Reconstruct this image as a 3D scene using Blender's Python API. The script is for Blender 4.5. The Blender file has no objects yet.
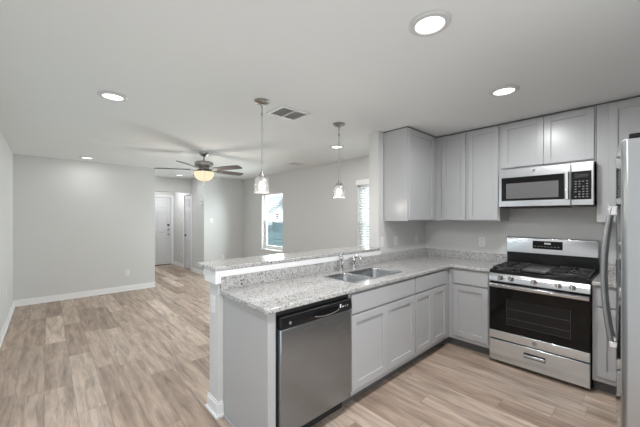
import bpy, bmesh, math, random
from mathutils import Vector, Matrix
random.seed(7)
S = bpy.context.scene
COL = S.collection
PI = math.pi
H = 2.455                       # ceiling height

# ------------------------------------------------------------------ camera
cd = bpy.data.cameras.new('camera'); cam = bpy.data.objects.new('camera', cd); COL.objects.link(cam)
cam.location = (2.106, -3.942, 1.4475)
cam.rotation_euler = (PI/2, 0, math.radians(47.573))
cd.sensor_width = 36; cd.lens = 36*298.19/640; cd.shift_y = 0.00525; cd.clip_start = 0.02
S.camera = cam

# ------------------------------------------------------------------ world, lights, exposure
W = bpy.data.worlds.new('sky'); S.world = W; W.use_nodes = True
wn = W.node_tree; wn.nodes.clear()
wo = wn.nodes.new('ShaderNodeOutputWorld'); wb = wn.nodes.new('ShaderNodeBackground')
tc = wn.nodes.new('ShaderNodeTexCoord'); sx = wn.nodes.new('ShaderNodeSeparateXYZ'); rp = wn.nodes.new('ShaderNodeValToRGB')
wn.links.new(tc.outputs['Generated'], sx.inputs[0]); wn.links.new(sx.outputs['Z'], rp.inputs[0])
rp.color_ramp.elements[0].color = (0.84, 0.91, 1.0, 1); rp.color_ramp.elements[1].color = (0.50, 0.68, 0.95, 1)
wn.links.new(rp.outputs[0], wb.inputs[0]); wn.links.new(wb.outputs[0], wo.inputs[0])
wb.inputs[1].default_value = 0.85
DOWNLIGHT_W = 8.5
KITCHEN_W = 16.5
PATIO_FILL_W = 27
LEFT_FILL_W = 7
WINDOW_W = 48
FAN_W = 17
ENTRY_FILL_W = 12
PENDANT_W = 3
S.view_settings.view_transform = 'Standard'
S.view_settings.look = 'None'
S.view_settings.exposure = 0.13
S.view_settings.gamma = 1.0
S.view_settings.use_curve_mapping = False
S.cycles.max_bounces = 10; S.cycles.diffuse_bounces = 6; S.cycles.transparent_max_bounces = 12
S.cycles.use_denoising = True
S.cycles.sample_clamp_indirect = 6.0
def daylight(name, loc, rot, sx, sy, watts):
    l = bpy.data.lights.new(name, 'AREA'); l.shape = 'RECTANGLE'; l.size = sx; l.size_y = sy; l.energy = watts; l.color = (0.96, 0.985, 1.0)
    o = bpy.data.objects.new(name, l); COL.objects.link(o); o.location = loc; o.rotation_euler = rot
# fill lamps at an added patio opening and added left window, both unseen; daylight at the two front windows
daylight('patio_fill', (3.02, -3.45, 1.0), (0, PI/2, 0), 1.9, 1.6, PATIO_FILL_W)
daylight('left_fill', (-1.30, -4.52, 1.20), (PI/2, 0, 0), 2.6, 2.0, LEFT_FILL_W)
daylight('front_window_daylight', (-3.905, 0.20, 1.34), (-PI/2, 0, 0), 0.85, 1.3, WINDOW_W*1.8)
daylight('front_window_daylight', (-0.80, 0.20, 1.34), (-PI/2, 0, 0), 0.85, 1.3, WINDOW_W*0.4)

# ------------------------------------------------------------------ materials
def mat(name):
    m = bpy.data.materials.new(name); m.use_nodes = True
    nt = m.node_tree; return m, nt, nt.nodes['Principled BSDF']
def plain(name, col, rough=0.5, metal=0.0, spec=0.5, bump=0.0, bscale=200, var=0.0, coat=0.0, aniso=0.0):
    m, nt, b = mat(name)
    b.inputs['Base Color'].default_value = (*col, 1); b.inputs['Roughness'].default_value = rough
    b.inputs['Metallic'].default_value = metal; b.inputs['Specular IOR Level'].default_value = spec
    if coat: b.inputs['Coat Weight'].default_value = coat; b.inputs['Coat Roughness'].default_value = 0.08
    t = nt.nodes.new('ShaderNodeTexCoord'); n = nt.nodes.new('ShaderNodeTexNoise'); n.inputs['Scale'].default_value = bscale
    nt.links.new(t.outputs['Object'], n.inputs['Vector'])
    if bump:
        bp = nt.nodes.new('ShaderNodeBump'); bp.inputs['Strength'].default_value = bump; bp.inputs['Distance'].default_value = 0.002
        nt.links.new(n.outputs['Fac'], bp.inputs['Height']); nt.links.new(bp.outputs[0], b.inputs['Normal'])
    r = nt.nodes.new('ShaderNodeValToRGB'); v = max(var, 0.004)
    r.color_ramp.elements[0].color = (*[c*(1-v) for c in col], 1); r.color_ramp.elements[1].color = (*[min(1, c*(1+v)) for c in col], 1)
    nt.links.new(n.outputs['Fac'], r.inputs[0]); nt.links.new(r.outputs[0], b.inputs['Base Color'])
    if aniso: 
        b.inputs['Anisotropic'].default_value = aniso
    return m
def steel(name, col=(0.62, 0.62, 0.62), rough=0.27, axis='Z', aniso=0.75):
    """brushed stainless: fine horizontal scratches"""
    m, nt, b = mat(name)
    b.inputs['Metallic'].default_value = 1; b.inputs['Base Color'].default_value = (*col, 1)
    t = nt.nodes.new('ShaderNodeTexCoord'); mp = nt.nodes.new('ShaderNodeMapping'); n = nt.nodes.new('ShaderNodeTexNoise')
    mp.inputs['Scale'].default_value = (3, 3, 300); n.inputs['Scale'].default_value = 1.0; n.inputs['Detail'].default_value = 2
    nt.links.new(t.outputs['Object'], mp.inputs[0]); nt.links.new(mp.outputs[0], n.inputs['Vector'])
    mr = nt.nodes.new('ShaderNodeMapRange'); mr.inputs[3].default_value = rough-0.006; mr.inputs[4].default_value = rough+0.008
    nt.links.new(n.outputs['Fac'], mr.inputs[0]); nt.links.new(mr.outputs[0], b.inputs['Roughness'])
    tg = nt.nodes.new('ShaderNodeTangent'); tg.direction_type = 'RADIAL'; tg.axis = axis
    nt.links.new(tg.outputs[0], b.inputs['Tangent']); b.inputs['Anisotropic'].default_value = aniso
    return m
def emit(name, col, strength):
    m = bpy.data.materials.new(name); m.use_nodes = True; nt = m.node_tree; nt.nodes.clear()
    o = nt.nodes.new('ShaderNodeOutputMaterial'); e = nt.nodes.new('ShaderNodeEmission')
    e.inputs[0].default_value = (*col, 1); e.inputs[1].default_value = strength; nt.links.new(e.outputs[0], o.inputs[0]); return m

M = {}
M['wall'] = plain('wall_paint', (0.608, 0.608, 0.600), 0.7, bump=0.12, bscale=260, spec=0.3)
M['ceiling'] = plain('ceiling_paint', (0.735, 0.75, 0.75), 0.85, bump=0.2, bscale=180, spec=0.2)
M['trim'] = plain('white_trim', (0.80, 0.80, 0.80), 0.35)
M['ring'] = plain('lamp_ring', (0.58, 0.58, 0.58), 0.4)
M['door'] = plain('door_white', (0.66, 0.67, 0.68), 0.4)
M['cab'] = plain('cabinet_grey', (0.42, 0.424, 0.43), 0.28, var=0.01, bscale=30)
M['cab_in'] = plain('cabinet_underside', (0.30, 0.30, 0.305), 0.5)
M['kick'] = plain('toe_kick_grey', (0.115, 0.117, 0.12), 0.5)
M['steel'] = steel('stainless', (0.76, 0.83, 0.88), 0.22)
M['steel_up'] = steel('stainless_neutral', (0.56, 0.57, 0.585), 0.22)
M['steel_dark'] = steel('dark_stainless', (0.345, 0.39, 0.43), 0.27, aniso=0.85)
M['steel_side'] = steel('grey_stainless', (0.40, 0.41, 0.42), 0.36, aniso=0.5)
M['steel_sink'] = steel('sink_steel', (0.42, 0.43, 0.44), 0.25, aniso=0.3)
M['mirror_steel'] = plain('polished_stainless', (0.45, 0.455, 0.46), 0.10, metal=1)
M['chrome'] = plain('chrome', (0.75, 0.75, 0.76), 0.12, metal=1)
M['nickel'] = plain('brushed_nickel', (0.38, 0.37, 0.36), 0.28, metal=1)
M['black'] = plain('black_enamel', (0.010, 0.010, 0.011), 0.25, spec=0.3)
M['black_matte'] = plain('black_matte', (0.02, 0.02, 0.02), 0.6)
M['iron'] = plain('cast_iron', (0.03, 0.03, 0.03), 0.38, bump=0.3, bscale=400)
M['black_glass'] = plain('black_glass', (0.006, 0.006, 0.006), 0.08, spec=0.22)
M['oven_window'] = plain('oven_window', (0.013, 0.013, 0.014), 0.12, spec=0.25)
M['micro_window'] = plain('microwave_window', (0.12, 0.12, 0.12), 0.16)
M['griddle'] = plain('griddle', (0.10, 0.10, 0.10), 0.3, metal=0.6)
M['white_print'] = plain('white_print', (0.7, 0.7, 0.7), 0.5)
M['grey_print'] = plain('grey_print', (0.22, 0.22, 0.22), 0.5)
M['plastic'] = plain('white_plastic', (0.74, 0.74, 0.73), 0.35)
M['slot'] = plain('socket_slot', (0.12, 0.12, 0.12), 0.6)
M['vent'] = plain('vent_white', (0.72, 0.72, 0.72), 0.5)
M['vent_dark'] = plain('vent_dark', (0.34, 0.34, 0.34), 0.8)
M['slat'] = plain('blind_white', (0.82, 0.82, 0.81), 0.45)
M['vinyl'] = plain('window_vinyl', (0.80, 0.80, 0.80), 0.35)
M['lens'] = emit('lamp_lens', (1.0, 0.98, 0.95), 2.5)
M['bulb'] = emit('pendant_bulb', (1.0, 0.93, 0.86), 1.6)
M['bowl'] = emit('fan_bowl_glass', (1.0, 0.80, 0.55), 1.05)
M['siding'] = plain('house_siding', (0.78, 0.86, 0.83), 0.8)
M['roofing'] = plain('house_roof', (0.42, 0.50, 0.52), 0.9)
M['fence'] = plain('fence_wood', (0.76, 0.90, 0.82), 0.9, var=0.15, bscale=6)
M['ground'] = plain('outside_ground', (0.45, 0.50, 0.42), 1.0, var=0.3, bscale=4)
M['leaf'] = plain('tree_leaf', (0.07, 0.13, 0.09), 0.9, var=0.4, bscale=8)
M['bark'] = plain('tree_bark', (0.10, 0.08, 0.06), 0.9)
M['dark_pane'] = plain('house_pane', (0.05, 0.07, 0.09), 0.1)

def glass(name, alpha, tint=(1, 1, 1), rough=0.02, glossy=0.08):
    m = bpy.data.materials.new(name); m.use_nodes = True; nt = m.node_tree; nt.nodes.clear()
    o = nt.nodes.new('ShaderNodeOutputMaterial'); t = nt.nodes.new('ShaderNodeBsdfTransparent'); g = nt.nodes.new('ShaderNodeBsdfGlossy')
    t.inputs[0].default_value = (*tint, 1); g.inputs['Roughness'].default_value = rough
    mx = nt.nodes.new('ShaderNodeMixShader'); lw = nt.nodes.new('ShaderNodeLayerWeight'); lw.inputs[0].default_value = glossy
    nt.links.new(lw.outputs['Fresnel'], mx.inputs[0]); nt.links.new(t.outputs[0], mx.inputs[1]); nt.links.new(g.outputs[0], mx.inputs[2])
    last = mx
    if alpha > 0:
        d = nt.nodes.new('ShaderNodeBsdfTranslucent'); d.inputs[0].default_value = (0.95, 0.95, 0.95, 1)
        d2 = nt.nodes.new('ShaderNodeBsdfDiffuse'); d2.inputs[0].default_value = (0.9, 0.9, 0.9, 1)
        ad = nt.nodes.new('ShaderNodeMixShader'); ad.inputs[0].default_value = 0.5
        nt.links.new(d.outputs[0], ad.inputs[1]); nt.links.new(d2.outputs[0], ad.inputs[2])
        m2 = nt.nodes.new('ShaderNodeMixShader'); m2.inputs[0].default_value = alpha
        nt.links.new(mx.outputs[0], m2.inputs[1]); nt.links.new(ad.outputs[0], m2.inputs[2]); last = m2
    nt.links.new(last.outputs[0], o.inputs[0]); return m
M['pane'] = glass('window_glass', 0.0, (0.93, 0.97, 0.97))
M['shade'] = glass('pendant_glass', 0.20, (0.93, 0.93, 0.93), 0.08, 0.35)

def granite():
    m, nt, b = mat('granite'); N, L = nt.nodes, nt.links
    b.inputs['Roughness'].default_value = 0.12
    t = N.new('ShaderNodeTexCoord')
    def noise(scale, det=4, rough=0.6):
        n = N.new('ShaderNodeTexNoise'); n.inputs['Scale'].default_value = scale; n.inputs['Detail'].default_value = det; n.inputs['Roughness'].default_value = rough
        L.new(t.outputs['Object'], n.inputs['Vector']); return n
    def ramp(src, stops):
        r = N.new('ShaderNodeValToRGB'); e = r.color_ramp.elements
        e[0].position, e[0].color = stops[0][0], (*stops[0][1], 1); e[1].position, e[1].color = stops[-1][0], (*stops[-1][1], 1)
        for p, c in stops[1:-1]:
            q = e.new(p); q.color = (*c, 1)
        L.new(src, r.inputs[0]); return r
    base = ramp(noise(85).outputs['Fac'], [(0.36, (0.27, 0.267, 0.26)), (0.47, (0.42, 0.415, 0.405)), (0.60, (0.56, 0.558, 0.548))])
    v = N.new('ShaderNodeTexVoronoi'); v.inputs['Scale'].default_value = 150; L.new(t.outputs['Object'], v.inputs['Vector'])
    sp = N.new('ShaderNodeSeparateColor'); L.new(v.outputs['Color'], sp.inputs[0])
    f1 = ramp(sp.outputs[0], [(0.76, (0, 0, 0)), (0.80, (1, 1, 1))])
    cl = ramp(noise(22, 3).outputs['Fac'], [(0.42, (0.15, 0.15, 0.15)), (0.60, (1, 1, 1))])
    mul = N.new('ShaderNodeMix'); mul.data_type = 'RGBA'; mul.blend_type = 'MULTIPLY'; mul.inputs[0].default_value = 1
    L.new(f1.outputs[0], mul.inputs[6]); L.new(cl.outputs[0], mul.inputs[7])
    mx = N.new('ShaderNodeMix'); mx.data_type = 'RGBA'; L.new(mul.outputs[2], mx.inputs[0]); L.new(base.outputs[0], mx.inputs[6])
    mx.inputs[7].default_value = (0.05, 0.049, 0.049, 1)
    f2 = ramp(sp.outputs[1], [(0.80, (0, 0, 0)), (0.84, (0.8, 0.8, 0.8))])
    m2 = N.new('ShaderNodeMix'); m2.data_type = 'RGBA'; L.new(f2.outputs[0], m2.inputs[0]); L.new(mx.outputs[2], m2.inputs[6])
    m2.inputs[7].default_value = (0.42, 0.40, 0.385, 1)
    L.new(m2.outputs[2], b.inputs['Base Color']); return m
M['granite'] = granite()

def planks():
    m, nt, b = mat('vinyl_planks'); N, L = nt.nodes, nt.links
    def math_(op, a, c=None):
        n = N.new('ShaderNodeMath'); n.operation = op
        for i, v in enumerate((a, c)):
            if v is None: continue
            if isinstance(v, (int, float)): n.inputs[i].default_value = v
            else: L.new(v, n.inputs[i])
        return n.outputs[0]
    t = N.new('ShaderNodeTexCoord'); s = N.new('ShaderNodeSeparateXYZ'); L.new(t.outputs['Object'], s.inputs[0])
    X, Y = s.outputs['X'], s.outputs['Y']
    PW, PL = 0.18, 1.22
    yr = math_('DIVIDE', Y, PW); row = math_('FLOOR', yr); fy = math_('FRACT', yr)
    wnz = N.new('ShaderNodeTexWhiteNoise'); wnz.noise_dimensions = '1D'; L.new(row, wnz.inputs['W'])
    xo = math_('DIVIDE', math_('ADD', X, math_('MULTIPLY', wnz.outputs['Value'], PL)), PL)
    colm = math_('FLOOR', xo); fx = math_('FRACT', xo)
    cid = N.new('ShaderNodeCombineXYZ'); L.new(row, cid.inputs[0]); L.new(colm, cid.inputs[1])
    pr = N.new('ShaderNodeTexWhiteNoise'); pr.noise_dimensions = '2D'; L.new(cid.outputs[0], pr.inputs['Vector'])
    # plank tone
    r = N.new('ShaderNodeValToRGB'); e = r.color_ramp.elements
    e[0].position = 0; e[0].color = (0.335, 0.248, 0.192, 1); e[1].position = 1; e[1].color = (0.60, 0.485, 0.400, 1)
    for p, c in ((0.3, (0.415, 0.318, 0.252)), (0.55, (0.45, 0.35, 0.280)), (0.8, (0.49, 0.388, 0.315))):
        q = e.new(p); q.color = (*c, 1)
    L.new(pr.outputs['Value'], r.inputs[0])
    # grain, shifted per plank
    mp = N.new('ShaderNodeCombineXYZ')
    L.new(math_('ADD', math_('MULTIPLY', X, 1.6), math_('MULTIPLY', pr.outputs['Value'], 37.0)), mp.inputs[0])
    L.new(math_('MULTIPLY', Y, 13.0), mp.inputs[1]); L.new(math_('MULTIPLY', pr.outputs['Value'], 91.0), mp.inputs[2])
    g = N.new('ShaderNodeTexNoise'); g.inputs['Scale'].default_value = 1.3; g.inputs['Detail'].default_value = 6; g.inputs['Roughness'].default_value = 0.62
    g.inputs['Distortion'].default_value = 0.45
    L.new(mp.outputs[0], g.inputs['Vector'])
    mp2 = N.new('ShaderNodeCombineXYZ')
    L.new(math_('ADD', math_('MULTIPLY', X, 5.0), math_('MULTIPLY', pr.outputs['Value'], 53.0)), mp2.inputs[0])
    L.new(math_('MULTIPLY', Y, 60.0), mp2.inputs[1])
    g2 = N.new('ShaderNodeTexNoise'); g2.inputs['Scale'].default_value = 1.6; g2.inputs['Detail'].default_value = 5; g2.inputs['Distortion'].default_value = 0.3
    L.new(mp2.outputs[0], g2.inputs['Vector'])
    gsum = math_('ADD', math_('MULTIPLY', g.outputs['Fac'], 0.8), math_('MULTIPLY', g2.outputs['Fac'], 0.2))
    gr = N.new('ShaderNodeMapRange'); gr.inputs[1].default_value = 0.33; gr.inputs[2].default_value = 0.66; gr.inputs[3].default_value = 0.52; gr.inputs[4].default_value = 1.30
    L.new(gsum, gr.inputs[0])
    sc = N.new('ShaderNodeVectorMath'); sc.operation = 'SCALE'; L.new(r.outputs[0], sc.inputs[0]); L.new(gr.outputs[0], sc.inputs['Scale'])
    # seams
    ey = math_('MULTIPLY', math_('MINIMUM', fy, math_('SUBTRACT', 1.0, fy)), PW)
    ex = math_('MULTIPLY', math_('MINIMUM', fx, math_('SUBTRACT', 1.0, fx)), PL)
    seam = math_('LESS_THAN', math_('MINIMUM', ey, ex), 0.0016)
    mx = N.new('ShaderNodeMix'); mx.data_type = 'RGBA'; L.new(math_('MULTIPLY', seam, 0.6), mx.inputs[0]); L.new(sc.outputs[0], mx.inputs[6])
    mx.inputs[7].default_value = (0.12, 0.09, 0.07, 1)
    L.new(mx.outputs[2], b.inputs['Base Color'])
    b.inputs['Roughness'].default_value = 0.42; b.inputs['Specular IOR Level'].default_value = 0.35
    bp = N.new('ShaderNodeBump'); bp.inputs['Strength'].default_value = 0.12; bp.inputs['Distance'].default_value = 0.002
    L.new(g.outputs['Fac'], bp.inputs['Height']); L.new(bp.outputs[0], b.inputs['Normal'])
    return m
M['floor'] = planks()

def wood_blade():
    m, nt, b = mat('fan_blade_wood'); N, L = nt.nodes, nt.links
    t = N.new('ShaderNodeTexCoord'); mp = N.new('ShaderNodeMapping'); mp.inputs['Scale'].default_value = (3, 40, 40)
    n = N.new('ShaderNodeTexNoise'); n.inputs['Scale'].default_value = 1.5; n.inputs['Detail'].default_value = 5
    L.new(t.outputs['Object'], mp.inputs[0]); L.new(mp.outputs[0], n.inputs['Vector'])
    r = N.new('ShaderNodeValToRGB'); r.color_ramp.elements[0].color = (0.06, 0.052, 0.047, 1); r.color_ramp.elements[1].color = (0.13, 0.11, 0.098, 1)
    L.new(n.outputs['Fac'], r.inputs[0]); L.new(r.outputs[0], b.inputs['Base Color']); b.inputs['Roughness'].default_value = 0.35
    return m
M['blade'] = wood_blade()

# ------------------------------------------------------------------ mesh helpers
def world_origin(o):
    v = Vector((0, 0, 0))
    while o is not None:
        v += o.location; o = o.parent
    return v
class MB:
    """collects shapes in world coordinates, builds ONE mesh object"""
    def __init__(s): s.bm = bmesh.new()
    def box(s, x0, x1, y0, y1, z0, z1, mtx=None):
        vs = [s.bm.verts.new((x, y, z)) for x in (x0, x1) for y in (y0, y1) for z in (z0, z1)]
        if mtx is not None:
            for v in vs: v.co = mtx @ v.co
        for f in ((0, 1, 3, 2), (4, 6, 7, 5), (0, 4, 5, 1), (2, 3, 7, 6), (0, 2, 6, 4), (1, 5, 7, 3)):
            s.bm.faces.new([vs[i] for i in f])
        return s
    def prism(s, pts, axis, a0, a1, mtx=None):
        """pts: 2-D outline, extruded along axis; axis 'x': pts=(y,z), 'y': (x,z), 'z': (x,y)"""
        def P(p, a): return {'x': (a, p[0], p[1]), 'y': (p[0], a, p[1]), 'z': (p[0], p[1], a)}[axis]
        A = [s.bm.verts.new(P(p, a0)) for p in pts]; B = [s.bm.verts.new(P(p, a1)) for p in pts]
        if mtx is not None:
            for v in A+B: v.co = mtx @ v.co
        n = len(pts)
        s.bm.faces.new(A); s.bm.faces.new(B[::-1])
        for i in range(n): s.bm.faces.new((A[i], A[(i+1) % n], B[(i+1) % n], B[i]))
        return s
    def loops(s, loops, cap0=True, cap1=True, close=True):
        R = [[s.bm.verts.new(p) for p in l] for l in loops]
        n = len(R[0])
        for a, b in zip(R, R[1:]):
            for i in range(n if close else n-1): s.bm.faces.new((a[i], a[(i+1) % n], b[(i+1) % n], b[i]))
        if cap0: s.bm.faces.new(R[0][::-1])
        if cap1: s.bm.faces.new(R[-1])
        return s
    def lathe(s, prof, c=(0, 0, 0), axis='z', n=32, cap=True):
        """prof: (radius, height) along axis"""
        L = []
        for r, h in prof:
            l = []
            for i in range(n):
                a = 2*PI*i/n; u, v = r*math.cos(a), r*math.sin(a)
                p = {'z': (u, v, h), 'y': (v, h, u), 'x': (h, u, v)}[axis]
                l.append((c[0]+p[0], c[1]+p[1], c[2]+p[2]))
            L.append(l)
        return s.loops(L, cap, cap)
    def tube(s, path, r, n=12):
        path = [Vector(p) for p in path]; rs = r if isinstance(r, (list, tuple)) else [r]*len(path)
        L = []; up = None
        for i, p in enumerate(path):
            d = (path[min(i+1, len(path)-1)]-path[max(i-1, 0)]).normalized()
            if up is None: up = Vector((0, 0, 1)) if abs(d.z) < 0.9 else Vector((0, 1, 0))
            a = d.cross(up).normalized(); b = a.cross(d).normalized(); up = b
            L.append([p+a*rs[i]*math.cos(2*PI*k/n)+b*rs[i]*math.sin(2*PI*k/n) for k in range(n)])
        return s.loops(L)
    def build(s, name, m, parent=None, bevel=0.0, seg=2, smooth=False, angle=30):
        bmesh.ops.recalc_face_normals(s.bm, faces=s.bm.faces)
        if parent is not None:
            o0 = world_origin(parent); bmesh.ops.translate(s.bm, verts=s.bm.verts, vec=-o0)
        me = bpy.data.meshes.new(name); s.bm.to_mesh(me); s.bm.free()
        me.materials.append(m); o = bpy.data.objects.new(name, me); COL.objects.link(o)
        if parent is not None: o.parent = parent
        if bevel:
            b = o.modifiers.new('bevel', 'BEVEL'); b.width = bevel; b.segments = seg; b.limit_method = 'ANGLE'; b.angle_limit = math.radians(35)
            b.harden_normals = False
        if smooth or bevel:
            for f in me.polygons: f.use_smooth = True
            me.set_sharp_from_angle(angle=math.radians(angle if smooth else 40))
        return o
def B(*a, **k): return MB().box(*a, **k)
def tag(o, label, cat, group=None):
    o['label'] = label; o['category'] = cat
    if group: o['group'] = group
    return o
def thing(name, loc, label, cat, group=None):
    o = bpy.data.objects.new(name, None); COL.objects.link(o); o.location = loc; o.empty_display_size = 0.1
    return tag(o, label, cat, group)
def struct(o):
    o['kind'] = 'structure'; return o
def copy_tree(o, parent=None):
    c = o.copy(); COL.objects.link(c)
    if parent is not None: c.parent = parent
    for ch in list(o.children): copy_tree(ch, c)
    return c
def rrect(x0, x1, y0, y1, r, n=5):
    pts = []
    for cx, cy, a0 in ((x1-r, y1-r, 0), (x0+r, y1-r, PI/2), (x0+r, y0+r, PI), (x1-r, y0+r, 1.5*PI)):
        for i in range(n+1):
            a = a0+PI/2*i/n; pts.append((cx+r*math.cos(a), cy+r*math.sin(a)))
    return pts
def arrange(o, root, loc, rz=0.0):
    root.location = loc; root.rotation_euler = (0, 0, rz)

# ------------------------------------------------------------------ setting: shell
struct(B(-7.9, 3.3, -4.55, 0.2, -0.10, 0).build('floor', M['floor']))
struct(B(-7.9, 3.3, -4.55, 0.2, H, H+0.12).build('ceiling', M['ceiling']))
LX0, LX1 = -2.65, 0.05          # wide left-wall window added to light the room, out of view
struct(B(-4.87, LX0, -4.47, -4.35, 0, H).box(LX1, 3.3, -4.47, -4.35, 0, H).box(LX0, LX1, -4.47, -4.35, 0, 0.16).box(LX0, LX1, -4.47, -4.35, 2.24, H).build('wall_left', M['wall']))
struct(B(-4.87, -4.75, -4.35, -2.30, 0, H).build('wall_far', M['wall']))
struct(B(-7.82, -4.87, -2.42, -2.30, 0, H).build('wall_entry_side', M['wall']))
# entry wall with the front door opening (y -2.07 .. -1.15)
FD0, FD1, FDH = -2.07, -1.155, 2.04
struct(B(-7.82, -7.70, -2.30, FD0-0.02, 0, H).box(-7.82, -7.70, FD1+0.02, -1.078, 0, H).box(-7.82, -7.70, FD0-0.02, FD1+0.02, FDH+0.02, H).build('wall_entry', M['wall']))
# hall wall with the closet door opening
CD0, CD1 = -6.70, -6.16
struct(B(-7.82, CD0-0.02, -1.078, -0.958, 0, H).box(CD1+0.02, -5.29, -1.078, -0.958, 0, H).box(CD0-0.02, CD1+0.02, -1.078, -0.958, 2.06, H).build('wall_hall', M['wall']))
struct(B(-5.41, -5.29, -0.958, 0.12, 0, H).build('wall_back', M['wall']))
# front wall with its two windows
WZ0, WZ1 = 0.66, 2.02
W1 = (-4.35, -3.46); W2 = (-1.245, -0.36)
mb = MB()
for a, b in ((-5.29, W1[0]), (W1[1], W2[0]), (W2[1], 2.97)): mb.box(a, b, 0, 0.14, 0, H)
for a, b in (W1, W2): mb.box(a, b, 0, 0.14, 0, WZ0).box(a, b, 0, 0.14, WZ1, H)
struct(mb.build('wall_front', M['wall']))
# kitchen side wall behind the refrigerator with a wide patio opening added for fill light, out of view
struct(B(2.85, 2.97, -2.62, 0, 0, H).box(2.85, 2.97, -4.35, -4.28, 0, H).box(2.85, 2.97, -4.28, -2.62, 2.25, H).build('wall_right', M['wall']))
# dropped header over the entry hall
struct(B(-6.29, -6.17, -2.30, -1.078, 2.093, H).build('ceiling_header', M['wall']))
# peninsula half wall and the full-height wall stub
struct(B(-0.135, 0.016, -3.031, -1.1005, 0, 1.06).build('wall_peninsula', M['wall']))
struct(B(-0.135, 0, -1.10, 0, 0, H).build('wall_stub', M['wall'], bevel=0.006))

def baseboard(name, x0, x1, y0, y1, face):
    """face: outward normal '+x','-x','+y','-y' - tall board with a stepped top and a shoe strip"""
    t = 0.014; s = 0.026; mb = MB()
    fx0, fx1, fy0, fy1 = x0, x1, y0, y1
    for th, za, zb in ((t, 0.0, 0.085), (t*0.65, 0.085, 0.105), (s, 0.0, 0.018)):
        if face == '+x': mb.box(x0, x0+th, y0, y1, za, zb)
        if face == '-x': mb.box(x0-th, x0, y0, y1, za, zb)
        if face == '+y': mb.box(x0, x1, y0, y0+th, za, zb)
        if face == '-y': mb.box(x0, x1, y0-th, y0, za, zb)
    return struct(mb.build(name, M['trim'], bevel=0.003))
baseboard('baseboard_far', -4.75, -4.75, -4.35, -2.30, '+x')
baseboard('baseboard_left', -4.724, 2.85, -4.35, -4.35, '+y')
baseboard('baseboard_hall', CD1+0.07, -5.29, -1.078, -1.078, '-y')
baseboard('baseboard_entry', -7.70, CD0-0.07, -1.078, -1.078, '-y')
baseboard('baseboard_back', -5.29, -5.29, -1.104, -0.026, '+x')
baseboard('baseboard_front', -5.264, -0.161, 0, 0, '-y')
baseboard('baseboard_living', -0.135, -0.135, -3.031, -0.026, '-x')
# base wrap of the peninsula end: taller plinth
struct(B(-0.149, 0.030, -3.045, -3.031, 0, 0.095).box(-0.144, 0.025, -3.040, -3.031, 0.095, 0.112).box(0.016, 0.030, -3.031, -2.993, 0, 0.095).box(0.016, 0.025, -3.031, -2.993, 0.095, 0.112).box(-0.161, 0.042, -3.057, -3.031, 0, 0.02).box(0.016, 0.042, -3.031, -2.993, 0, 0.02).build('baseboard_peninsula', M['trim'], bevel=0.003))
# white apron under the bar top
struct(B(-0.165, 0.040, -3.060, -3.031, 0.965, 1.0595).box(0.016, 0.040, -3.031, -1.10, 1.0125, 1.0595).box(0.016, 0.040, -3.031, -3.018, 0.965, 1.0125).box(-0.165, -0.135, -3.031, -1.10, 0.965, 1.0595).build('trim_1', M['trim'], bevel=0.003))

# ------------------------------------------------------------------ setting: windows
def window(idx, x0, x1):
    root = bpy.data.objects.new('window_%d' % idx, None); COL.objects.link(root); root.location = ((x0+x1)/2, 0.09, WZ0); struct(root)
    f = 0.045
    def ring(a, b, c, d, y0, y1, w): return B(a, a+w, y0, y1, c, d).box(b-w, b, y0, y1, c, d).box(a+w, b-w, y0, y1, c, c+w).box(a+w, b-w, y0, y1, d-w, d)
    ring(x0, x1, WZ0, WZ1, 0.075, 0.135, f).build('window_frame', M['vinyl'], root, bevel=0.003)
    zm = (WZ0+WZ1)/2
    lo_ = ring(x0+f, x1-f, WZ0+f, zm+0.02, 0.085, 0.105, 0.04).build('lower_sash', M['vinyl'], root, bevel=0.002)
    up_ = ring(x0+f, x1-f, zm-0.02, WZ1-f, 0.108, 0.128, 0.035).build('upper_sash', M['vinyl'], root, bevel=0.002)
    B(x0+f+0.04, x1-f-0.04, 0.093, 0.097, WZ0+f+0.04, zm-0.02).build('pane', M['pane'], lo_)
    B(x0+f+0.035, x1-f-0.035, 0.116, 0.120, zm+0.015, WZ1-f-0.035).build('pane', M['pane'], up_)
    B(x0-0.02, x1+0.02, -0.03, 0.0, WZ0-0.022, WZ0).box(x0, x1, 0, 0.075, WZ0-0.0, WZ0+0.004).build('window_sill', M['trim'], root, bevel=0.003)
window(1, *W1); window(2, *W2)
def blind(x0, x1, z0, tilt, label, valance_out):
    y = 0.036
    b = thing('window_blind', ((x0+x1)/2, y, WZ1), label, 'blind', 'window blinds')
    B(x0+0.008, x1-0.008, y-0.02, y+0.02, WZ1-0.045, WZ1-0.002).build('headrail', M['slat'], b)
    if valance_out: B(x0-0.02, x1+0.02, -0.025, -0.005, WZ1-0.03, WZ1+0.055).build('valance', M['slat'], b, bevel=0.004)
    mb = MB(); n = int((WZ1-0.06-z0)/0.043)
    for i in range(n):
        z = WZ1-0.07-i*0.043
        mb.box(-(x1-x0)/2+0.01, (x1-x0)/2-0.01, -0.024, 0.024, -0.0014, 0.0014, Matrix.Translation(((x0+x1)/2, y, z)) @ Matrix.Rotation(tilt, 4, 'X'))
    mb.build('slats', M['slat'], b)
    zb = WZ1-0.07-n*0.043
    B(x0+0.01, x1-0.01, y-0.02, y+0.02, zb-0.012, zb+0.006).build('bottom_rail', M['slat'], b, bevel=0.003)
    for fx in (0.2, 0.8): MB().tube([(x0+(x1-x0)*fx, y-0.026, WZ1-0.045), (x0+(x1-x0)*fx, y-0.026, zb)], 0.0012, 6).build('cord', M['slat'], b)
blind(*W1, 1.33, math.radians(8), 'white slatted blind half raised in the window facing the neighbouring house', False)
blind(*W2, 0.70, math.radians(28), 'white slatted blind fully lowered in the window beside the wall stub', True)

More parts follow.
